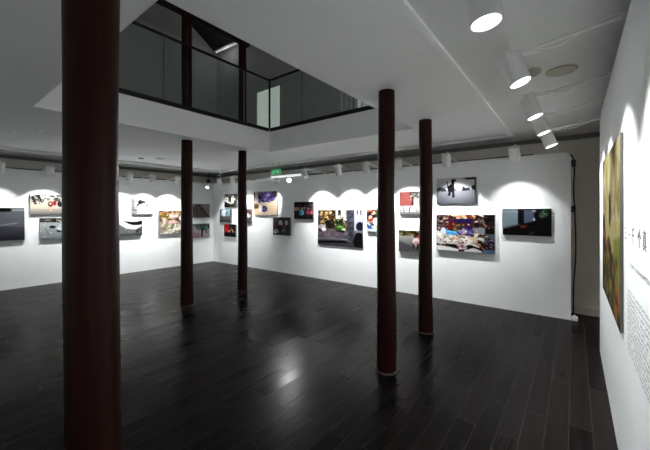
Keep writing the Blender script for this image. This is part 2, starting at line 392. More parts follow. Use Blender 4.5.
# -- back wall, right to left
p = Pic(100, 72, (30, 30, 34), 1)
p.rect(0, 0, .38, 1, (128, 144, 154)).rect(0, .1, .36, .14, (145, 160, 168)).poly([(.42, .05), (.68, .03), (.66, .45), (.42, .6)], (92, 102, 124))
p.rect(.33, 0, .45, .72, (17, 17, 19)).poly([(0, .72), (.36, .58), (.7, .45), (1, .36), (1, 1), (0, 1)], (22, 21, 25))
p.poly([(0, .7), (.36, .56), (.36, .6), (0, .78)], (105, 112, 120)).poly([(.34, .62), (.52, .6), (.5, .72), (.4, .74)], (112, 58, 50))
p.poly([(.52, 1), (.6, .84), (.72, .8), (.62, 1)], (66, 66, 74)).ell(.76, .2, .1, .25, (34, 36, 38)).ell(.66, .09, .04, .04, (150, 150, 148))
p.ell(.66, .4, .024, .045, (232, 232, 228)).ell(.85, .2, .09, .13, (64, 92, 70)).ell(.88, .13, .06, .1, (96, 128, 104)).ell(.81, .27, .05, .06, (84, 112, 92))
p.ell(.92, .1, .06, .07, (38, 64, 40)).rect(.68, .5, .98, .98, (26, 25, 30)).specks(30, 0, .8, .5, 1, [(40, 24, 22), (16, 15, 18)]).soften(2)
picture('photograph', 'dark street photograph with pale shutter, the rightmost picture on the back wall', 'photograph', p, 'B', -.914, -.265, 1.215, 1.637, group=PG)

p = Pic(150, 104, (60, 45, 55), 2)
p.specks(120, 0, 0, 1, .18, [(150, 100, 80), (225, 170, 120), (240, 220, 200), (60, 40, 40), (120, 60, 50)], .02, .05)
p.poly([(.18, .12), (.66, .14), (.7, .4), (.18, .42)], (82, 38, 68)).poly([(.2, .2), (.34, .2), (.33, .42), (.2, .4)], (112, 36, 44)).poly([(.32, .12), (.66, .12), (.64, .2), (.34, .2)], (44, 34, 92))
p.ell(.40, .36, .08, .09, (128, 112, 50)).specks(30, .31, .26, .5, .44, [(96, 124, 56), (150, 128, 60), (120, 60, 50), (70, 60, 50)], .012, .03).ell(.55, .45, .16, .1, (38, 40, 116))
p.rect(.82, 0, 1, .62, (34, 28, 30)).rect(.83, .05, .86, .6, (88, 64, 44)).specks(50, .66, .04, 1, .34, [(42, 34, 36), (84, 56, 50), (28, 24, 26), (120, 110, 100)], .015, .04)
p.poly([(.64, .36), (.84, .34), (.84, .52), (.66, .5)], (130, 138, 150)).poly([(.86, .5), (1, .5), (1, .7), (.86, .72)], (88, 100, 110))
p.specks(60, 0, 0, .18, .4, [(56, 40, 44), (120, 100, 96), (36, 28, 32), (180, 150, 140), (90, 60, 60)], .015, .045)
p.poly([(0, .44), (.2, .52), (.66, .56), (.84, .62), (.9, .86), (.5, .92), (0, .78)], (214, 205, 196))
p.specks(130, .0, .5, .74, .78, [(236, 228, 218), (190, 176, 160), (240, 232, 226), (150, 130, 120), (206, 190, 190), (120, 150, 90), (214, 160, 110)], .012, .04)
p.ell(.13, .46, .055, .09, (196, 216, 228)).poly([(.18, .42), (.38, .46), (.39, .56), (.19, .56)], (52, 156, 226)).poly([(.2, .44), (.36, .47), (.36, .5), (.2, .48)], (120, 200, 244))
p.specks(40, .4, .42, .66, .56, [(90, 80, 140), (140, 120, 170), (200, 180, 170), (50, 48, 110)], .012, .035)
p.ell(.07, .62, .07, .1, (238, 236, 228)).poly([(.0, .56), (.16, .72), (.12, .86), (.0, .8)], (206, 196, 196))
p.poly([(.18, .8), (.42, .82), (.6, .8), (.72, .86), (.86, .92), (.86, .98), (.16, .86)], (36, 30, 34)).ell(.45, .84, .08, .1, (196, 170, 170)).specks(24, .38, .74, .54, .94, [(226, 206, 204), (150, 110, 112), (90, 64, 66), (214, 190, 186)], .012, .03).ell(.58, .72, .05, .12, (226, 214, 204), 1, .5)
p.ell(.68, .64, .05, .06, (206, 190, 140)).poly([(.72, .66), (.86, .7), (.86, .94), (.76, .88)], (66, 42, 34)).line(.7, .7, .84, .94, .03, (160, 110, 70))
p.specks(60, .84, .62, 1, .86, [(64, 40, 48), (96, 70, 80), (40, 30, 36), (130, 90, 96), (90, 90, 130)], .01, .03)
p.poly([(0, .86), (.2, .88), (.4, .94), (.4, 1), (0, 1)], (226, 224, 222)).poly([(.5, .96), (.66, .88), (.8, .96), (.8, 1), (.5, 1)], (198, 200, 202)).poly([(.82, .92), (1, .9), (1, 1), (.82, 1)], (86, 116, 142)).specks(160, 0, .2, 1, .9, [(30, 26, 30), (60, 44, 50), (226, 218, 208), (140, 110, 104), (90, 80, 110), (196, 176, 150)], .006, .018, .85).grain(9).soften(1)
picture('photograph', 'large crowded photograph of people lying together with a bright blue shape', 'photograph', p, 'B', -1.986, -1.026, .892, 1.538, group=PG)

p = Pic(96, 66, (214, 216, 218), 3)
p.vgrad(0, .48, (226, 228, 228), (198, 200, 204)).vgrad(.48, 1, (146, 147, 154), (92, 94, 102)).rect(.75, .02, 1, .09, (56, 56, 58)).poly([(.6, .03), (.76, .02), (.76, .08)], (130, 130, 132))
p.specks(36, 0, .36, .24, .5, [(60, 62, 66), (96, 98, 102), (44, 46, 50)], .01, .03).specks(16, .38, .38, .54, .48, [(120, 122, 126), (80, 82, 86)], .01, .025)
p.poly([(.66, .46), (.68, .34), (.75, .42), (.84, .4), (.86, .5), (.66, .52)], (62, 64, 68)).ell(.94, .4, .05, .09, (72, 74, 80)).rect(.965, .05, 1, 1, (80, 82, 90))
dk = (34, 34, 37)
p.poly([(.27, .26), (.31, .3), (.4, .22), (.46, .24), (.46, .5), (.42, .56), (.31, .54), (.28, .4)], dk).ell(.43, .11, .05, .065, dk).ell(.475, .1, .035, .035, dk).poly([(.39, .12), (.46, .14), (.46, .3), (.38, .28)], dk)
p.line(.29, .27, .265, .12, .02, dk).line(.34, .5, .335, .66, .06, dk).line(.43, .52, .44, .74, .055, dk).poly([(.29, .7), (.3, .62), (.36, .62), (.36, .68)], dk).poly([(.4, .74), (.46, .68), (.47, .76), (.41, .77)], dk)
p.soften(2)
picture('photograph', 'black and white photograph of a dark dog standing on an open square', 'photograph', p, 'B', -1.975, -1.315, 1.734, 2.183, group=PG)

p = Pic(70, 60, (160, 158, 156), 4)
p.rect(0, 0, 1, .62, (150, 86, 80)).rect(.4, .0, .72, .4, (126, 126, 122)).specks(30, .38, 0, .74, .36, [(96, 92, 90), (176, 172, 166), (60, 52, 50)], .02, .05).rect(.46, .3, .66, .66, (196, 188, 170)).rect(.42, .22, .48, .6, (92, 48, 44))
p.rect(0, .62, 1, .86, (200, 200, 200)).specks(20, 0, .64, 1, .84, [(120, 118, 118), (228, 228, 228), (60, 60, 62)], .015, .03).vgrad(.86, 1, (150, 148, 148), (112, 110, 110)).rect(.14, .7, .17, .88, (50, 50, 52)).rect(.33, .72, .36, .9, (56, 54, 56)).soften(2)
picture('photograph', 'photograph of a red wall with a pale doorway, above the motorcycle print', 'photograph', p, 'B', -2.71, -2.11, 1.528, 1.973, group=PG)

p = Pic(70, 50, (112, 112, 110), 5)
p.rect(0, 0, 1, .26, (86, 84, 54)).specks(60, 0, 0, 1, .24, [(44, 44, 30), (150, 140, 90), (104, 92, 56), (190, 180, 140), (60, 64, 40)], .02, .06).vgrad(.26, 1, (166, 166, 160), (88, 88, 90)).poly([(0, .5), (.6, .8), (1, .78), (1, 1), (0, 1)], (94, 94, 96))
p.ell(.62, .26, .1, .16, (92, 60, 56)).ell(.72, .36, .12, .12, (196, 96, 90)).ell(.6, .5, .12, .16, (232, 216, 212)).ell(.62, .6, .1, .12, (206, 150, 150)).line(.5, .62, .52, .86, .05, (40, 38, 40)).line(.66, .6, .64, .88, .06, (44, 40, 42)).ell(.6, .14, .06, .08, (40, 34, 32)).ell(.86, .5, .12, .2, (70, 70, 76)).soften(2)
picture('photograph', 'photograph of riders in pink on a motorcycle, below the red wall print', 'photograph', p, 'B', -2.727, -2.13, .818, 1.226, group=PG)

p = Pic(70, 56, (120, 90, 80), 6)
p.specks(120, 0, 0, 1, .6, [(56, 44, 40), (190, 60, 50), (230, 200, 150), (120, 60, 60), (40, 44, 70), (220, 150, 90), (90, 90, 60)], .03, .09).rect(0, .62, 1, 1, (190, 200, 206)).ell(.16, .74, .16, .14, (34, 88, 168)).ell(.5, .72, .2, .1, (236, 230, 190)).ell(.36, .52, .1, .14, (236, 226, 210)).ell(.6, .3, .1, .24, (210, 70, 80)).specks(30, 0, .6, 1, .9, [(240, 240, 236), (60, 110, 180), (220, 190, 80)], .02, .05).soften(1)
picture('photograph', 'bright multicoloured photograph half hidden behind the near right column', 'photograph', p, 'B', -3.455, -2.85, 1.17, 1.634, group=PG)

p = Pic(130, 88, (92, 84, 90), 7)
p.rect(0, 0, 1, .56, (86, 66, 46)).specks(120, .04, 0, .4, .52, [(58, 38, 22), (150, 112, 60), (226, 206, 150), (96, 62, 32), (30, 22, 18), (190, 150, 90)], .015, .05).rect(.42, 0, .66, .3, (222, 222, 206)).rect(.48, 0, .54, .16, (28, 26, 26)).rect(0, 0, .07, .5, (70, 66, 80)).specks(40, .2, .3, .44, .52, [(34, 26, 20), (70, 48, 28), (24, 20, 18)], .02, .05)
p.rect(0, .52, .72, .8, (116, 104, 110)).vgrad(.56, .78, (112, 98, 102), (98, 88, 100)).ell(.1, .5, .1, .09, (172, 170, 176)).ell(.15, .55, .05, .055, (228, 228, 232)).ell(.06, .58, .04, .04, (50, 46, 50))
p.poly([(.4, .26), (.56, .24), (.63, .5), (.62, .6), (.5, .61), (.41, .55)], (58, 108, 44)).poly([(.42, .27), (.55, .26), (.58, .38), (.44, .4)], (42, 62, 36)).ell(.52, .47, .07, .035, (118, 168, 84)).ell(.6, .53, .045, .03, (206, 222, 186)).poly([(.42, .55), (.62, .57), (.6, .63), (.46, .6)], (30, 34, 28)).line(.56, .2, .66, .44, .02, (150, 156, 140)).line(.56, .28, .56, .44, .05, (40, 40, 36))
p.rect(.0, .78, .82, .82, (122, 128, 140)).poly([(0, .88), (.84, .82), (.84, .9), (0, .94)], (26, 28, 38)).rect(0, .93, .8, 1, (82, 74, 84)).poly([(.65, 0), (.82, 0), (.8, 1), (.7, 1)], (78, 78, 88)).specks(40, .67, 0, .8, 1, [(60, 60, 68), (100, 100, 110)], .01, .03)
p.rect(.82, 0, 1, .55, (180, 188, 204)).rect(.88, 0, .9, .12, (110, 60, 80)).rect(.95, 0, .97, .14, (110, 60, 80)).ell(.94, .44, .08, .12, (42, 44, 58)).rect(.82, .54, 1, .6, (130, 130, 140)).ell(.92, .84, .11, .24, (22, 18, 20)).rect(.84, .84, 1, 1, (20, 17, 19)).specks(110, .02, .0, .66, .56, [(30, 24, 20), (90, 70, 46), (140, 120, 84), (50, 40, 34), (196, 180, 140), (70, 96, 60)], .006, .018, .8).specks(70, 0, .6, .7, .8, [(90, 82, 88), (134, 124, 130), (106, 96, 104)], .01, .03, .5).grain(7).soften(1)
picture('photograph', 'largest photograph on the back wall with a green vehicle and grey pavement', 'photograph', p, 'B', -4.794, -3.556, .807, 1.626, depth=.02, group=PG)

p = Pic(56, 44, (44, 40, 44), 8)
p.specks(60, 0, .2, 1, .7, [(60, 50, 50), (90, 66, 62), (36, 34, 40), (110, 60, 70)], .03, .08).ell(.1, .42, .1, .1, (220, 200, 190)).ell(.26, .4, .06, .1, (200, 170, 120)).ell(.4, .62, .14, .16, (86, 168, 176)).ell(.44, .4, .05, .08, (214, 180, 110)).ell(.3, .7, .06, .1, (70, 110, 150)).ell(.74, .62, .08, .12, (160, 60, 76)).ell(.92, .62, .07, .1, (180, 96, 110)).specks(14, .1, .3, .9, .5, [(210, 180, 160), (150, 110, 100)], .015, .03).soften(1)
picture('photograph', 'dark photograph of a seated crowd with a turquoise figure', 'photograph', p, 'B', -5.539, -4.914, 1.4, 1.825, group=PG)

p = Pic(54, 44, (78, 78, 80), 9)
p.specks(40, 0, 0, 1, .4, [(50, 50, 52), (120, 120, 122), (90, 92, 96)], .03, .08).ell(.46, .34, .12, .18, (226, 206, 220)).ell(.8, .3, .1, .14, (196, 190, 200)).ell(.2, .5, .14, .1, (150, 60, 70)).ell(.66, .52, .14, .1, (160, 60, 66)).ell(.44, .6, .16, .18, (44, 46, 50)).ell(.18, .78, .18, .12, (170, 172, 168)).ell(.12, .86, .08, .06, (230, 230, 226)).ell(.64, .72, .12, .1, (120, 130, 120)).soften(1)
picture('photograph', 'grey photograph with pink figures, lower right of the purple picture', 'photograph', p, 'B', -6.299, -5.681, .972, 1.436, group=PG)

p = Pic(66, 48, (226, 200, 170), 10)
p.poly([(0, 0), (1, 0), (1, .5), (.7, .44), (0, .55)], (206, 186, 176)).poly([(.2, .05), (.8, 0), (.95, .3), (.7, .46), (.4, .46), (.2, .3)], (66, 56, 110)).specks(40, .25, .02, .85, .44, [(84, 72, 134), (52, 44, 92), (110, 96, 150), (150, 140, 170)], .03, .07)
p.rect(.8, 0, 1, .24, (64, 52, 64)).specks(60, .0, .5, 1, 1, [(214, 190, 164), (236, 214, 188), (200, 172, 150)], .01, .03, .6).ell(.1, .62, .14, .12, (140, 112, 80)).ell(.12, .64, .09, .07, (108, 86, 66)).ell(.46, .74, .14, .13, (70, 70, 128)).ell(.46, .74, .08, .07, (104, 104, 160)).ell(.3, .72, .08, .16, (240, 226, 206)).rect(0, 0, .06, .4, (80, 66, 60)).poly([(.7, .46), (1, .36), (1, 1), (.7, 1)], (222, 194, 162)).soften(1)
picture('photograph', 'cream and purple square photograph beneath the white lighting bar', 'photograph', p, 'B', -7.079, -6.14, 1.49, 2.131, group=PG)

p = Pic(44, 40, (190, 170, 166), 11)
p.rect(0, .5, 1, 1, (88, 88, 92)).ell(.8, .48, .16, .14, (232, 214, 210)).rect(.6, 0, 1, .3, (120, 84, 86)).specks(20, 0, .1, 1, .6, [(90, 60, 60), (210, 190, 186)], .04, .08).soften(1)
picture('photograph', 'grey and rose photograph partly behind the far left column', 'photograph', p, 'B', -7.79, -7.195, 1.257, 1.658, group=PG)

p = Pic(46, 40, (70, 66, 62), 12)
p.rect(0, 0, 1, .16, (110, 104, 96)).poly([(0, .1), (.3, .2), (.4, .7), (0, .5)], (206, 204, 198)).ell(.5, .3, .1, .16, (50, 46, 42)).ell(.78, .36, .18, .18, (190, 192, 178)).ell(.6, .62, .2, .12, (226, 226, 220)).specks(24, .2, .2, 1, .9, [(52, 46, 42), (130, 124, 112), (90, 84, 76)], .03, .07).poly([(0, .6), (.5, .9), (.5, 1), (0, 1)], (40, 34, 32)).soften(1)
picture('photograph', 'brown and white interior photograph, topmost of the three by the corner', 'photograph', p, 'B', -8.446, -7.88, 1.712, 2.107, group=PG)
p = Pic(44, 40, (96, 100, 102), 13)
p.rect(0, 0, 1, .52, (150, 184, 200)).ell(.4, .3, .2, .26, (236, 244, 246)).ell(.62, .34, .1, .16, (110, 150, 176)).rect(0, 0, .14, .5, (120, 130, 134)).rect(.9, 0, 1, .5, (84, 92, 98)).vgrad(.54, 1, (120, 122, 122), (78, 80, 82)).soften(1)
picture('photograph', 'pale blue and grey photograph, middle of the three by the corner', 'photograph', p, 'B', -8.695, -8.117, 1.256, 1.662, group=PG)
p = Pic(44, 40, (28, 14, 14), 14)
p.poly([(0, 0), (.46, 0), (.44, .5), (.3, .7), (.06, .64), (.1, .4), (0, .3)], (206, 30, 30)).ell(.22, .46, .14, .18, (226, 50, 44)).line(.6, .3, .84, .64, .1, (224, 170, 150)).ell(.62, .26, .1, .12, (120, 80, 66)).ell(.46, .56, .08, .1, (220, 180, 160)).line(.42, .62, .56, .46, .08, (210, 150, 136)).rect(0, .84, 1, 1, (20, 18, 20)).soften(1)
picture('photograph', 'red and black photograph, lowest of the three by the corner', 'photograph', p, 'B', -8.467, -7.89, .825, 1.202, group=PG)

# -- left wall
p = Pic(90, 60, (92, 92, 100), 21)
p.rect(0, 0, 1, .1, (70, 72, 76)).rect(0, 0, .78, .12, (30, 32, 34)).rect(.8, .04, 1, .1, (150, 154, 158)).vgrad(.12, .6, (110, 112, 118), (104, 104, 114)).vgrad(.6, 1, (92, 90, 100), (58, 60, 66)).poly([(.3, .6), (.86, .46), (.9, .48), (.4, .58)], (170, 172, 178)).ell(.62, .62, .3, .05, (84, 84, 96)).soften(2)
picture('photograph', 'large grey road photograph cut by the left edge of the picture', 'photograph', p, 'L', .486, 1.466, 1.0, 1.663, group=PL)
p = Pic(80, 56, (196, 184, 170), 22)
p.rect(0, 0, 1, .3, (206, 206, 200)).specks(60, .02, .0, 1, .34, [(54, 54, 48), (150, 150, 140), (90, 88, 80), (232, 232, 228), (110, 96, 80)], .02, .06).line(.06, .1, .16, .5, .07, (60, 52, 46)).line(.2, .02, .34, .4, .07, (52, 52, 48)).line(.36, .3, .42, .16, .04, (60, 60, 58)).poly([(.06, .62), (.5, .44), (.6, .6), (.6, .8), (.06, .78)], (198, 180, 160)).vgrad(.72, 1, (172, 164, 156), (136, 128, 122)).ell(.56, .48, .07, .14, (120, 36, 34)).ell(.68, .42, .05, .14, (186, 44, 44)).ell(.58, .26, .05, .08, (220, 190, 160)).specks(70, 0, .02, 1, .5, [(40, 40, 38), (230, 230, 226), (120, 110, 100), (70, 66, 62)], .008, .022, .85).ell(.56, .48, .06, .13, (120, 36, 34)).ell(.68, .42, .045, .12, (170, 44, 44)).line(.56, .6, .57, .86, .05, (210, 170, 140)).ell(.56, .46, .03, .05, (230, 210, 200)).ell(.84, .46, .08, .16, (60, 66, 74)).ell(.92, .3, .08, .1, (206, 190, 180)).soften(1)
picture('photograph', 'street photograph with a red clothed figure, upper print left of the near column', 'photograph', p, 'L', 1.546, 2.145, 1.53, 1.955, group=PL)
p = Pic(80, 56, (158, 166, 168), 23)
p.rect(0, 0, 1, .2, (96, 94, 84)).specks(40, 0, 0, 1, .24, [(54, 52, 46), (150, 150, 140), (190, 186, 176)], .02, .06).rect(0, .12, .4, .2, (70, 66, 56)).vgrad(.24, 1, (180, 186, 186), (140, 148, 150)).ell(.36, .44, .09, .07, (52, 56, 62)).ell(.56, .62, .08, .08, (36, 38, 42)).ell(.6, .52, .12, .1, (214, 222, 228)).ell(.72, .4, .2, .1, (190, 206, 220)).line(.16, .5, .26, .8, .03, (128, 132, 134)).specks(16, 0, .3, 1, .9, [(120, 126, 128), (206, 210, 210)], .015, .03).soften(1)
picture('photograph', 'pale grey photograph with dark shapes, lower print left of the near column', 'photograph', p, 'L', 1.702, 2.3, .995, 1.449, group=PL)
p = Pic(64, 48, (232, 238, 240), 24)
p.poly([(0, 0), (.14, .1), (.12, .6), (.26, .7), (.16, 1), (0, 1)], (150, 148, 152)).specks(20, 0, .5, .22, .95, [(120, 118, 120), (170, 168, 172)], .02, .05).ell(.38, .22, .12, .13, (54, 56, 50)).ell(.5, .22, .1, .09, (84, 84, 74)).line(.22, .46, .34, .3, .09, (50, 52, 50)).ell(.68, .42, .04, .04, (60, 66, 72)).specks(14, .5, .2, .9, .56, [(120, 124, 126), (190, 196, 198), (96, 100, 104)], .012, .028).poly([(.6, .7), (1, .4), (1, .95), (.6, .9)], (206, 222, 230)).rect(0, .95, 1, 1, (110, 116, 114)).soften(1)
picture('photograph', 'nearly white photograph with dark foliage, higher of the pair right of the near column', 'photograph', p, 'L', 3.52, 4.072, 1.505, 1.928, gain=.42, group=PL)
p = Pic(64, 48, (242, 243, 242), 25)
p.poly([(0, .2), (.1, .3), (.3, .5), (.55, .62), (.75, .62), (1, .4), (1, 1), (0, 1)], (128, 130, 130)).poly([(.24, .08), (.5, .12), (.75, .13), (1, .05), (1, .32), (.8, .36), (.6, .34), (.45, .26)], (40, 38, 44)).specks(24, .76, .5, 1, .96, [(84, 86, 86), (60, 62, 62), (112, 114, 114)], .02, .05).ell(.38, .56, .06, .05, (236, 236, 236)).specks(12, .3, .56, .7, .8, [(150, 152, 152), (106, 108, 108)], .015, .03).poly([(0, .88), (1, .86), (1, 1), (0, 1)], (96, 98, 98)).soften(1)
picture('photograph', 'black and white photograph of a curved slope, lower of the pair by the near column', 'photograph', p, 'L', 3.18, 3.775, .972, 1.372, gain=.5, group=PL)
p = Pic(90, 60, (150, 140, 126), 26)
p.specks(60, 0, 0, 1, .4, [(110, 70, 56), (96, 80, 52), (160, 130, 60), (130, 60, 54), (190, 170, 120)], .04, .09).ell(.2, .2, .12, .14, (120, 96, 40)).rect(.3, .14, .6, .3, (206, 160, 150)).rect(.34, .2, .56, .26, (238, 220, 214)).ell(.62, .36, .1, .05, (110, 40, 40)).poly([(.7, .0), (1, 0), (1, 1), (.78, .9), (.72, .5)], (178, 196, 194)).ell(.7, .32, .08, .13, (236, 236, 232)).ell(.71, .33, .035, .06, (40, 36, 40)).ell(.42, .5, .14, .1, (214, 170, 164)).rect(.12, .3, .2, .56, (200, 186, 160)).specks(50, .1, .6, .7, .95, [(226, 222, 206), (206, 196, 150), (170, 164, 140), (130, 130, 104), (240, 236, 226)], .03, .06).ell(.7, .74, .1, .1, (240, 240, 240)).ell(.86, .86, .12, .06, (60, 64, 66)).specks(110, .05, .1, .8, .95, [(110, 90, 76), (226, 220, 206), (90, 76, 66), (170, 150, 130), (130, 120, 104)], .008, .02, .8).grain(8).soften(1)
picture('photograph', 'large cream and brown photograph ending behind the middle left column', 'photograph', p, 'L', 4.211, 5.13, .95, 1.611, group=PL)
p = Pic(50, 40, (158, 150, 156), 27)
p.poly([(0, .2), (.4, .0), (.7, .4), (.95, .95), (0, 1)], (122, 112, 104)).line(.3, .06, .94, .92, .06, (72, 62, 60)).line(.2, .1, .3, .9, .05, (80, 70, 66)).line(.42, .2, .5, .9, .04, (84, 76, 70)).line(.05, .2, .1, .9, .05, (96, 88, 84)).line(.62, .5, .68, .94, .04, (104, 96, 80)).soften(1)
picture('photograph', 'greyish photograph of a sloping timber frame, upper of the pair in the corner', 'photograph', p, 'L', 5.2, 5.772, 1.395, 1.818, group=PL)
p = Pic(50, 40, (172, 156, 160), 28)
p.rect(0, 0, 1, .16, (140, 130, 130)).ell(.6, .3, .4, .2, (84, 116, 108)).specks(24, .2, .1, 1, .5, [(60, 90, 84), (120, 160, 150), (40, 56, 54)], .03, .07).line(.1, .2, .8, .06, .05, (50, 46, 48)).line(.56, .4, .52, .95, .1, (40, 38, 40)).line(.78, .5, .8, .76, .06, (70, 66, 66)).poly([(0, .6), (.4, .7), (.4, 1), (0, 1)], (160, 130, 138)).soften(1)
picture('photograph', 'photograph of green market umbrellas, lower of the pair in the corner', 'photograph', p, 'L', 5.2, 5.772, .792, 1.212, group=PL)

# -- right wall: the tall canvas, seen edge-on
p = Pic(110, 96, (196, 182, 120), 31)
p.vgrad(0, .45, (184, 168, 112), (206, 196, 146)).specks(60, 0, 0, 1, .4, [(196, 182, 124), (170, 152, 96), (214, 206, 160), (150, 132, 80)], .03, .1, .5)
p.poly([(.46, .3), (.56, .26), (.6, .4), (.54, .5), (.46, .46)], (84, 66, 44)).poly([(.0, .46), (.12, .42), (.22, .5), (.3, .68), (.34, 1), (0, 1)], (66, 44, 34)).ell(.1, .5, .09, .09, (44, 30, 26)).ell(.1, .56, .06, .05, (176, 110, 80))
p.poly([(.3, .62), (.5, .56), (.66, .66), (.7, 1), (.3, 1)], (92, 74, 48)).ell(.42, .66, .1, .1, (176, 150, 54)).ell(.36, .82, .1, .1, (128, 138, 50)).ell(.56, .72, .09, .12, (86, 54, 44)).poly([(.72, .56), (1, .52), (1, .8), (.74, .84)], (148, 156, 66)).ell(.86, .86, .12, .08, (196, 120, 66)).ell(.6, .9, .1, .08, (140, 146, 60))
p.line(.78, .1, .8, .5, .02, (160, 144, 92)).rect(0, .92, 1, 1, (76, 66, 52)).specks(60, .1, .6, 1, .98, [(60, 44, 34), (150, 140, 60), (120, 84, 50), (184, 160, 70), (96, 100, 50), (200, 130, 80)], .02, .06, .8).soften(2)
picture('painting', 'large yellow and green painting beside the wall lettering', 'painting', p, 'R', 2.60, 4.06, .868, 2.07, .015, m='paint', edge='canvas_edge', gain=.46)

# ------------------------------------------------------------------ lettering on the right wall
def glyph_mesh(ch, h):
    cu = bpy.data.curves.new('glyph', 'FONT'); cu.body = ch; cu.size = h; cu.extrude = .0006
    o = bpy.data.objects.new('glyph', cu); C.objects.link(o); bpy.context.view_layer.update()
    me = bpy.data.meshes.new_from_object(o.evaluated_get(bpy.context.evaluated_depsgraph_get()))
    bpy.data.objects.remove(o); return me
tt = thing('wall_title', 'black title characters beside the painting', 'lettering', (XR - .0012, 0, 0))
R90 = Matrix.Rotation(-PI / 2, 4, 'Z') @ Matrix.Rotation(PI / 2, 4, 'X')
for ch, yc, h in (('三', 2.50, .085), ('一', 2.345, .08), ('千', 2.215, .095), ('个', 2.02, .095), ('真', 1.88, .095)):
    me = glyph_mesh(ch, h); xs = [v.co.x for v in me.vertices]; ys = [v.co.y for v in me.vertices]
    mx, my = (min(xs) + max(xs)) / 2, (min(ys) + max(ys)) / 2
    me.transform(R90 @ Matrix.Translation((-mx, -my, 0)))
    g = obj('character', me, M['ink'], tt); g.location = (0, yc, 1.475)
def decal_mat(name, col):
    m = mat(name, col, .7, spec=.1); nt = m.node_tree; b = nt.nodes['Principled BSDF']
    a = N(m, 'ShaderNodeAttribute', attribute_name='ink'); L(m, a.outputs['Fac'], b.inputs['Alpha']); return m
M['decal'] = decal_mat('grey_lettering_film', (.10, .105, .115))
def text_line(parent, y0, y1, z, size, pitch, strokes):
    """one row of lettering too small to read: a film strip, inked where the strokes are"""
    ny = int((y0 - y1) / size * 8); nz = 9; ink = np.zeros((nz, ny)); y = 0
    per = int(pitch / size * 8)
    while y + 7 < ny:
        if rnd.random() > .07:
            for _ in range(strokes):
                if rnd.random() < .55: k = rnd.randrange(1, nz - 1); ink[k, y + rnd.randrange(0, 2): y + rnd.randrange(4, 7)] = 1
                else: k = rnd.randrange(0, 6); ink[rnd.randrange(1, 4): rnd.randrange(5, nz - 1), y + k] = 1
        y += per
    vs = [(0, y0 - (y0 - y1) * i / (ny - 1), z + size / 2 - size * j / (nz - 1)) for j in range(nz) for i in range(ny)]
    fs = [(j*ny + i, (j+1)*ny + i, (j+1)*ny + i + 1, j*ny + i + 1) for j in range(nz - 1) for i in range(ny - 1)]
    me = bpy.data.meshes.new('text_line'); me.from_pydata(vs, [], fs); me.update()
    at = me.attributes.new('ink', 'FLOAT', 'POINT'); at.data.foreach_set('value', ink.ravel().astype(np.float32))
    return obj('text_line', me, M['decal'], parent)
rnd = random.Random(5)
st = thing('wall_subtitle', 'single grey line of lettering under the black title', 'lettering', (XR - .0015, 0, 0))
text_line(st, 2.31, 1.45, 1.318, .026, .034, 5)
tx = thing('wall_text', 'paragraph of small grey lettering low on the right wall', 'lettering', (XR - .0015, 0, 0))
z = 1.172
for k in range(13):
    text_line(tx, 2.42, 1.42 if k not in (5, 12) else 1.75, z, .018, .0205, 4); z -= .0265

# ------------------------------------------------------------------ spotlights on arms
TILT = math.radians(20); HALF = 44
def make_spot(L_, dz, tilt=TILT):
    """local: origin at the clamp on the wall's top edge, +x out into the room"""
    t = thing('display_spotlight', 'x', 'spotlight')
    k = Matrix.Translation((L_, 0, dz)) @ Matrix.Rotation(tilt, 4, 'Y')   # lens points down and back to the wall
    r = .066
    prof = [(r * .90, .098), (r, .088), (r, -.098), (r - .005, -.100), (r - .006, -.090)]
    obj('housing', lathe(B(), [(.02, .1)] + prof, 36, k), M['white_metal'], t, True)
    obj('lens', lathe(B(), [(r - .008, -.0925), (r - .014, -.0945)], 36, k), M['lens'], t, True)
    br = B(); top = k @ Vector((0, 0, .05))
    for s in (-1, 1):
        box(br, -.011, s * (r + .004) - .002, -.012, .011, s * (r + .004) + .002, .115, k)
    box(br, -.011, -r - .006, .115, .011, r + .006, .119, k)
    obj('yoke', br, M['white_metal'], t)
    j = k @ Vector((0, 0, .121))
    a = B(); tube(a, [(0, 0, .012), (j.x - .1, 0, j.z - .004), (j.x, 0, j.z)], .0085, 10)
    obj('arm', a, M['arm'], t, True)
    obj('driver', bev(box(B(), j.x - .17, -.014, j.z - .03 , j.x - .08, .014, j.z + .001), .004), M['white_metal'], t)
    obj('clamp', bev(box(B(), -.05, -.018, -.001, .02, .018, .03), .004), M['white_metal'], t)
    c = smoothpath([(-.03, .01, .03), (.10, .03, .015), (L_ * .4, .02, (j.z) * .5 - .015), (L_ * .62, -.016, j.z * .7 - .03), (j.x - .1, .012, j.z + .012), (j.x - .03, .02, j.z + .02), tuple(k @ Vector((.02, 0, .101)))])
    obj('cord', tube(B(), c, .0042, 6), M['cord'], t, True)
    p = k @ Vector((0, 0, -.104))
    return t, p
def profile(d, half, edge=.10):
    """the lamp's photometric curve: strongest along the axis, falling to `edge` at the rim of the beam"""
    d.use_nodes = True; nt = d.node_tree; em = nt.nodes['Emission']
    tc = nt.nodes.new('ShaderNodeTexCoord'); sp = nt.nodes.new('ShaderNodeSeparateXYZ'); ab = nt.nodes.new('ShaderNodeMath'); ab.operation = 'ABSOLUTE'
    mr = nt.nodes.new('ShaderNodeMapRange'); mr.inputs['From Min'].default_value = math.cos(math.radians(half)); mr.inputs['From Max'].default_value = 1
    mr.inputs['To Min'].default_value = edge; mr.inputs['To Max'].default_value = 1
    k = nt.links.new; k(tc.outputs['Normal'], sp.inputs[0]); k(sp.outputs['Z'], ab.inputs[0]); k(ab.outputs[0], mr.inputs['Value']); k(mr.outputs[0], em.inputs['Strength'])
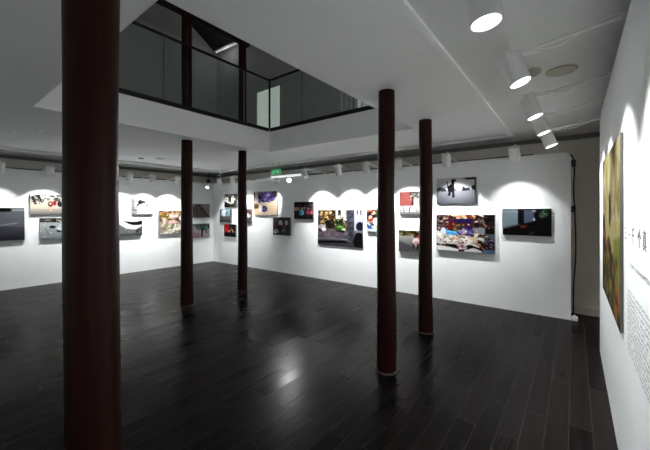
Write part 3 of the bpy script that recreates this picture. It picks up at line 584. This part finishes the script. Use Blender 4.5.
def lamp_light(root, p, tilt, energy, half=42, blend=.3, axis=None):
    d = bpy.data.lights.new('spot_beam', 'SPOT'); d.energy = energy; d.color = (.985, 1, 1)
    d.spot_size = math.radians(2 * half); d.spot_blend = blend; d.shadow_soft_size = .03
    o = bpy.data.objects.new('spot_beam', d); C.objects.link(o); o.parent = root
    profile(d, half); o.location = p; o.rotation_euler = axis or (0, math.radians(23), 0)
protoR, pR = make_spot(.55, -.15)
protoB, pB = make_spot(.55, -.04)
PROTO = {'A': make_spot(.55, -.15, math.radians(7)), 'R': (protoR, pR), 'B': (protoB, pB)}; USED = set()
def spot(which, loc, rz, label, group, energy, half=43):
    proto, p = PROTO[which]; first = which not in USED; USED.add(which)
    if first:
        proto.location = loc; proto.rotation_euler = (0, 0, rz); proto['label'] = label; proto['group'] = group; r = proto
    else: r = dup(proto, loc, rz, label, group)
    LATER.append((r, p, energy, half)); return r
LATER = []
EB = 32
GR = 'spotlights along the right wall'; GB = 'spotlights along the back wall'; GL = 'spotlights along the left wall'
spot('A', (XR - .005, 1.57, 2.685), PI, 'white cylinder spotlight cut by the top edge of the picture', GR, EB * .9)
spot('R', (XR, 2.50, 2.70), PI, 'white spotlight in front of the round ceiling detector', GR, EB * .9)
spot('R', (XR, 3.53, 2.71), PI, 'white spotlight on an arm, third along the right wall from the camera', GR, EB * .8)
spot('R', (XR + .02, 4.28, 2.70), PI, 'white spotlight just above the farthest spotlight of the right wall', GR, EB * .7)
spot('R', (XR + .07, 4.70, 2.62), PI, 'white spotlight farthest along the right wall, by its rounded corner', GR, EB * .6)
for x, lab, e in ((-.69, 'white spotlight above the dark street photograph', .55), (-1.651, 'white spotlight above the dog photograph', 1), (-2.50, 'white spotlight above the red wall photograph', 1),
               (-3.168, 'white spotlight just left of the near right column', 1.05), (-3.829, 'white spotlight above the right half of the largest photograph', 1), (-4.60, 'white spotlight above the left half of the largest photograph', 1.3),
               (-7.331, 'small white spotlight just left of the far left column', .9)):
    spot('B', (x, YB, 2.47), -PI / 2 - (.3 if x == -4.60 else 0), lab, GB, EB * e * (1.2 if x < -1 else 1))
for y, lab, e in ((1.04, 'white spotlight at the left edge of the picture', .34), (1.771, 'white spotlight above the prints left of the near column', .68), (2.6, 'white spotlight hidden behind the near column', .8),
               (3.272, 'white spotlight just right of the near column', .88), (3.816, 'white spotlight above the nearly white foliage print', .95), (4.483, 'white spotlight touching the left side of the middle left column', 1.15)):
    spot('B', (XL, y, 2.47), 0, lab, GL, EB * e * 1.3)
for r, p, e, h in LATER: lamp_light(r, p, TILT, e, h)

# unseen bodiless beams added along the walls behind the camera to lift the ceiling
for x, y, rz in [(XL + .55, y, 0) for y in (.3, -.6)] + [(XR - .55, y, PI) for y in (.55, -.4)] + [(x, Y0 + .55, PI / 2) for x in (-8, -6.6, -5.2, -3.8, -2.4, -1)]:
    o = light('spot_beam', 'SPOT', (x, y, 2.33), EB * (.2 if y > -1 else .22), spot_size=math.radians(86), spot_blend=.65, shadow_soft_size=.03); o.rotation_euler = (0, math.radians(23), rz)
# the white lighting bar with its two lamps, and the corner lamps
bar = thing('lighting_bar', 'white lighting bar under the green exit sign', 'light fitting', (-5.78, 5.58, 2.44))
obj('bar_housing', bev(box(B(), -.80, -.035, -.03, .80, .035, .03), .006), M['white_metal'], bar)
obj('bar_diffuser', box(B(), -.2, -.042, -.026, .78, -.0352, .026), M['bar_glow'], bar)
for x in (-.6, .6): obj('hanger', tube(B(), [(x, 0, .03), (x, 0, CEIL - .012 - 2.44)], .004, 6), M['white_metal'], bar)
def bar_lamp(x, y, z, direction, label, energy, half, lensmat, length=.09, r=.055, group='lamps on the lighting bar'):
    t = thing('adjustable_lamp', label, 'spotlight', (x, y, z), 0, group)
    q = Vector(direction).to_track_quat('-Z', 'Y').to_matrix().to_4x4()
    obj('housing', lathe(B(), [(.02, length), (r * .85, length * .96), (r, length * .7), (r, -.052), (r - .004, -.054)], 28, q), M['white_metal'], t, True)
    obj('lens', lathe(B(), [(r - .006, -.0545), (r - .012, -.056)], 28, q), M[lensmat], t, True)
    obj('bracket', tube(B(), [(0, 0, .04), (0, .0, .12)], .008, 8), M['white_metal'], t)
    o = light('spot_beam', 'SPOT', q @ Vector((0, 0, -.064)), energy, t, spot_size=math.radians(2 * half), spot_blend=.5, shadow_soft_size=.045)
    o.rotation_euler = q.to_euler(); return t
bar_lamp(-5.75, 5.47, 2.305, (-.80, .46, -.72), 'lamp under the lighting bar turned to the wall', EB * .7, 30, 'lens_soft')
bar_lamp(-5.31, 5.47, 2.325, (5.31, -5.47, -1.05), 'bright lamp under the lighting bar facing the camera', EB * .8, 30, 'lens')
cl = bar_lamp(-8.60, 5.42, 2.34, (.25, -.6, -1), 'lower corner lamp under a black clamp', EB * .25, 40, 'lens_soft', group='lamps in the far corner')
obj('clamp', bev(box(B(), -.02, -.03, .085, .10, .03, .19), .006), M['black'], cl); obj('stem', tube(B(), [(.04, 0, .19), (.04, 0, CEIL - .012 - 2.34)], .008, 8), M['black'], cl)
c2 = bar_lamp(-7.95, 5.40, 2.40, (-.25, .5, -1), 'corner lamp right of the black clamp', EB * .75, 38, 'lens_soft', .11, group='lamps in the far corner')
obj('stem', tube(B(), [(0, 0, .12), (0, 0, CEIL - .012 - 2.40)], .008, 8), M['white_metal'], c2)

# ------------------------------------------------------------------ exit sign, ceiling fittings, cable, socket
ex = thing('exit_sign', 'small green exit sign hanging above the lighting bar', 'sign', (-5.74, 5.46, 2.49))
obj('sign_body', bev(box(B(), -.155, -.02, 0, .155, .02, .125), .004), M['green'], ex)
pg = B()
tube(pg, [(-.055, -.0208, .098), (-.056, -.0208, .0981)], .011, 8)
for a, b in (((-.058, .084), (-.075, .048)), ((-.075, .048), (-.05, .03)), ((-.05, .03), (-.052, .012)), ((-.075, .048), (-.1, .028)), ((-.06, .08), (-.034, .066)), ((-.06, .08), (-.09, .072)),
             ((.01, .062), (.11, .062)), ((.11, .062), (.08, .086)), ((.11, .062), (.08, .038))):
    tube(pg, [(a[0], -.0208, a[1]), (b[0], -.0208, b[1])], .0048, 6)
obj('pictogram', pg, M['signwhite'], ex)
for x in (-.11, .11): obj('hanger', tube(B(), [(x, 0, .125), (x, 0, CEIL - .012 - 2.49)], .004, 6), M['greymetal'], ex)

def ceiling_disc(name, label, cat, x, y, r, h, m, inner=None, z=CEIL, group=None):
    t = thing(name, label, cat, (x, y, z), 0, group)
    obj('rim', lathe(B(), [(r, 0), (r, -h * .6), (r * .93, -h), (r * .85, -h * .8)], 36), M[m], t, True)
    if inner: obj('grille', lathe(B(), [(r * .8, -h * .82), (r * .2, -h * .9)], 30), M[inner], t, True)
    return t
ceiling_disc('ceiling_speaker', 'flat round beige disc on the ceiling near the right wall', 'speaker', -.085, 3.37, .112, .012, 'beige', 'beige', CEIL - .012)
t = ceiling_disc('smoke_detector', 'small beige detector behind the second right wall spotlight', 'detector', -.275, 3.22, .058, .03, 'beige', None, CEIL - .012)
obj('sensor', lathe(B(), [(.03, -.03), (.026, -.055), (.012, -.06)], 20), M['beige'], t, True)
def sprinkler(x, y, label):
    t = thing('sprinkler_head', label, 'sprinkler', (x, y, CEIL), 0, 'sprinkler heads')
    obj('escutcheon', lathe(B(), [(.045, 0), (.042, -.008), (.018, -.012)], 20), M['white_metal'], t, True)
    obj('deflector', lathe(B(), [(.01, -.012), (.01, -.04), (.026, -.042), (.026, -.046)], 16), M['white_metal'], t, True)
sprinkler(-6.33, 1.195, 'small sprinkler left of the near column, farther from the frame edge'); sprinkler(-6.60, .93, 'small sprinkler left of the near column, nearer the frame edge')
ceiling_disc('recessed_downlight', 'tiny white ceiling light left of the middle left column', 'downlight', -6.95, 2.99, .05, .006, 'white_plastic', 'white_plastic')
ceiling_disc('recessed_sensor', 'small dark round ceiling fitting near the left wall', 'sensor', -7.75, 3.2, .055, .02, 'greymetal', 'darkmetal')
ceiling_disc('vent_disc', 'flat grey ceiling disc beside the small dark fitting', 'vent', -7.5, 3.5, .09, .006, 'greymetal', 'greymetal')
ceiling_disc('ceiling_sensor', 'tiny round sensor on the ceiling beyond the opening', 'sensor', -3.78, 4.95, .025, .012, 'white_plastic')
sl = thing('ceiling_vent', 'thin dark slot in the ceiling left of the near column', 'vent', (-5.75, 1.75, CEIL), math.radians(15))
obj('vent_frame', box(B(), -.03, -.11, -.008, .03, .11, 0), M['shadow_trim'], sl); obj('vent_slot', box(B(), -.012, -.1, -.0095, .012, .1, -.0082), M['black'], sl)

tr = tag(obj('shadow_strip', bev(box(B(), -7.6, YB + .055, 2.47, -.5, YB + .075, 2.495), .003), M['darkmetal']), 'thin dark strip for the shadow line along the top of the back wall', 'strip', 'shadow strips on the wall tops')  # dark strips put where the shadow line runs along the panel tops
tag(obj('shadow_strip', bev(box(B(), XL - .075, .1, 2.47, XL - .055, 5.2, 2.495), .003), M['darkmetal']), 'thin dark strip for the shadow line along the top of the left wall', 'strip', 'shadow strips on the wall tops')
cb = thing('power_cable', 'black cable hanging down the open end of the back wall', 'cable', (0, 0, 0))
obj('cord', tube(B(), smoothpath([(-.06, YB + .075, 2.43), (-.03, YB + .06, 2.42), (-.012, YB + .05, 2.37), (.004, YB + .045, 2.2), (-.006, YB + .045, 1.9), (.012, YB + .05, 1.5), (.02, YB + .05, 1.0), (-.002, YB + .05, .55), (-.008, YB + .04, .2), (.0, YB + .04, .06)]), .010, 8), M['black'], cb, True)
for z in (2.30, 1.63): obj('cable_clip', bev(box(B(), -.034, YB + .02, z - .05, .022, YB + .07, z + .05), .004), M['black'], cb)
obj('edge_channel', box(B(), -.0345, YB + .01, 1.66, -.024, YB + .06, 2.26), M['greymetal'], cb)
so = thing('socket_box', 'white socket box on the floor at the open end of the back wall', 'socket', (-.005, YB + .02, 0))
obj('socket_body', bev(box(B(), -.026, -.035, 0, .05, .035, .055), .006), M['white_plastic'], so)
obj('plug', bev(box(B(), -.01, -.03, .0555, .03, .012, .075), .005), M['white_plastic'], so)

# ------------------------------------------------------------------ world, camera, view
w = bpy.data.worlds.new('world'); bpy.context.scene.world = w; w.use_nodes = True
w.node_tree.nodes['Background'].inputs[0].default_value = (.5, .55, .6, 1); w.node_tree.nodes['Background'].inputs[1].default_value = .02
cam = bpy.data.cameras.new('camera'); co = bpy.data.objects.new('camera', cam); C.objects.link(co)
cam.sensor_width = 36; cam.lens = 321.5 / 650 * 36; cam.shift_y = -14 / 650; cam.clip_start = .02
co.location = (0, 0, 1.6); co.rotation_euler = (PI / 2, 0, math.atan(249 / 321.5))
sc = bpy.context.scene; sc.camera = co
sc.view_settings.view_transform = 'Standard'; sc.view_settings.look = 'None'; sc.view_settings.gamma = 1
sc.view_settings.use_curve_mapping = False; sc.view_settings.exposure = 2.22
try:
    sc.cycles.use_denoising = True; sc.cycles.denoiser = 'OPENIMAGEDENOISE'
    sc.cycles.max_bounces = 10; sc.cycles.diffuse_bounces = 7; sc.cycles.glossy_bounces = 4; sc.cycles.transparent_max_bounces = 12
    sc.cycles.sample_clamp_indirect = 4
except Exception: pass
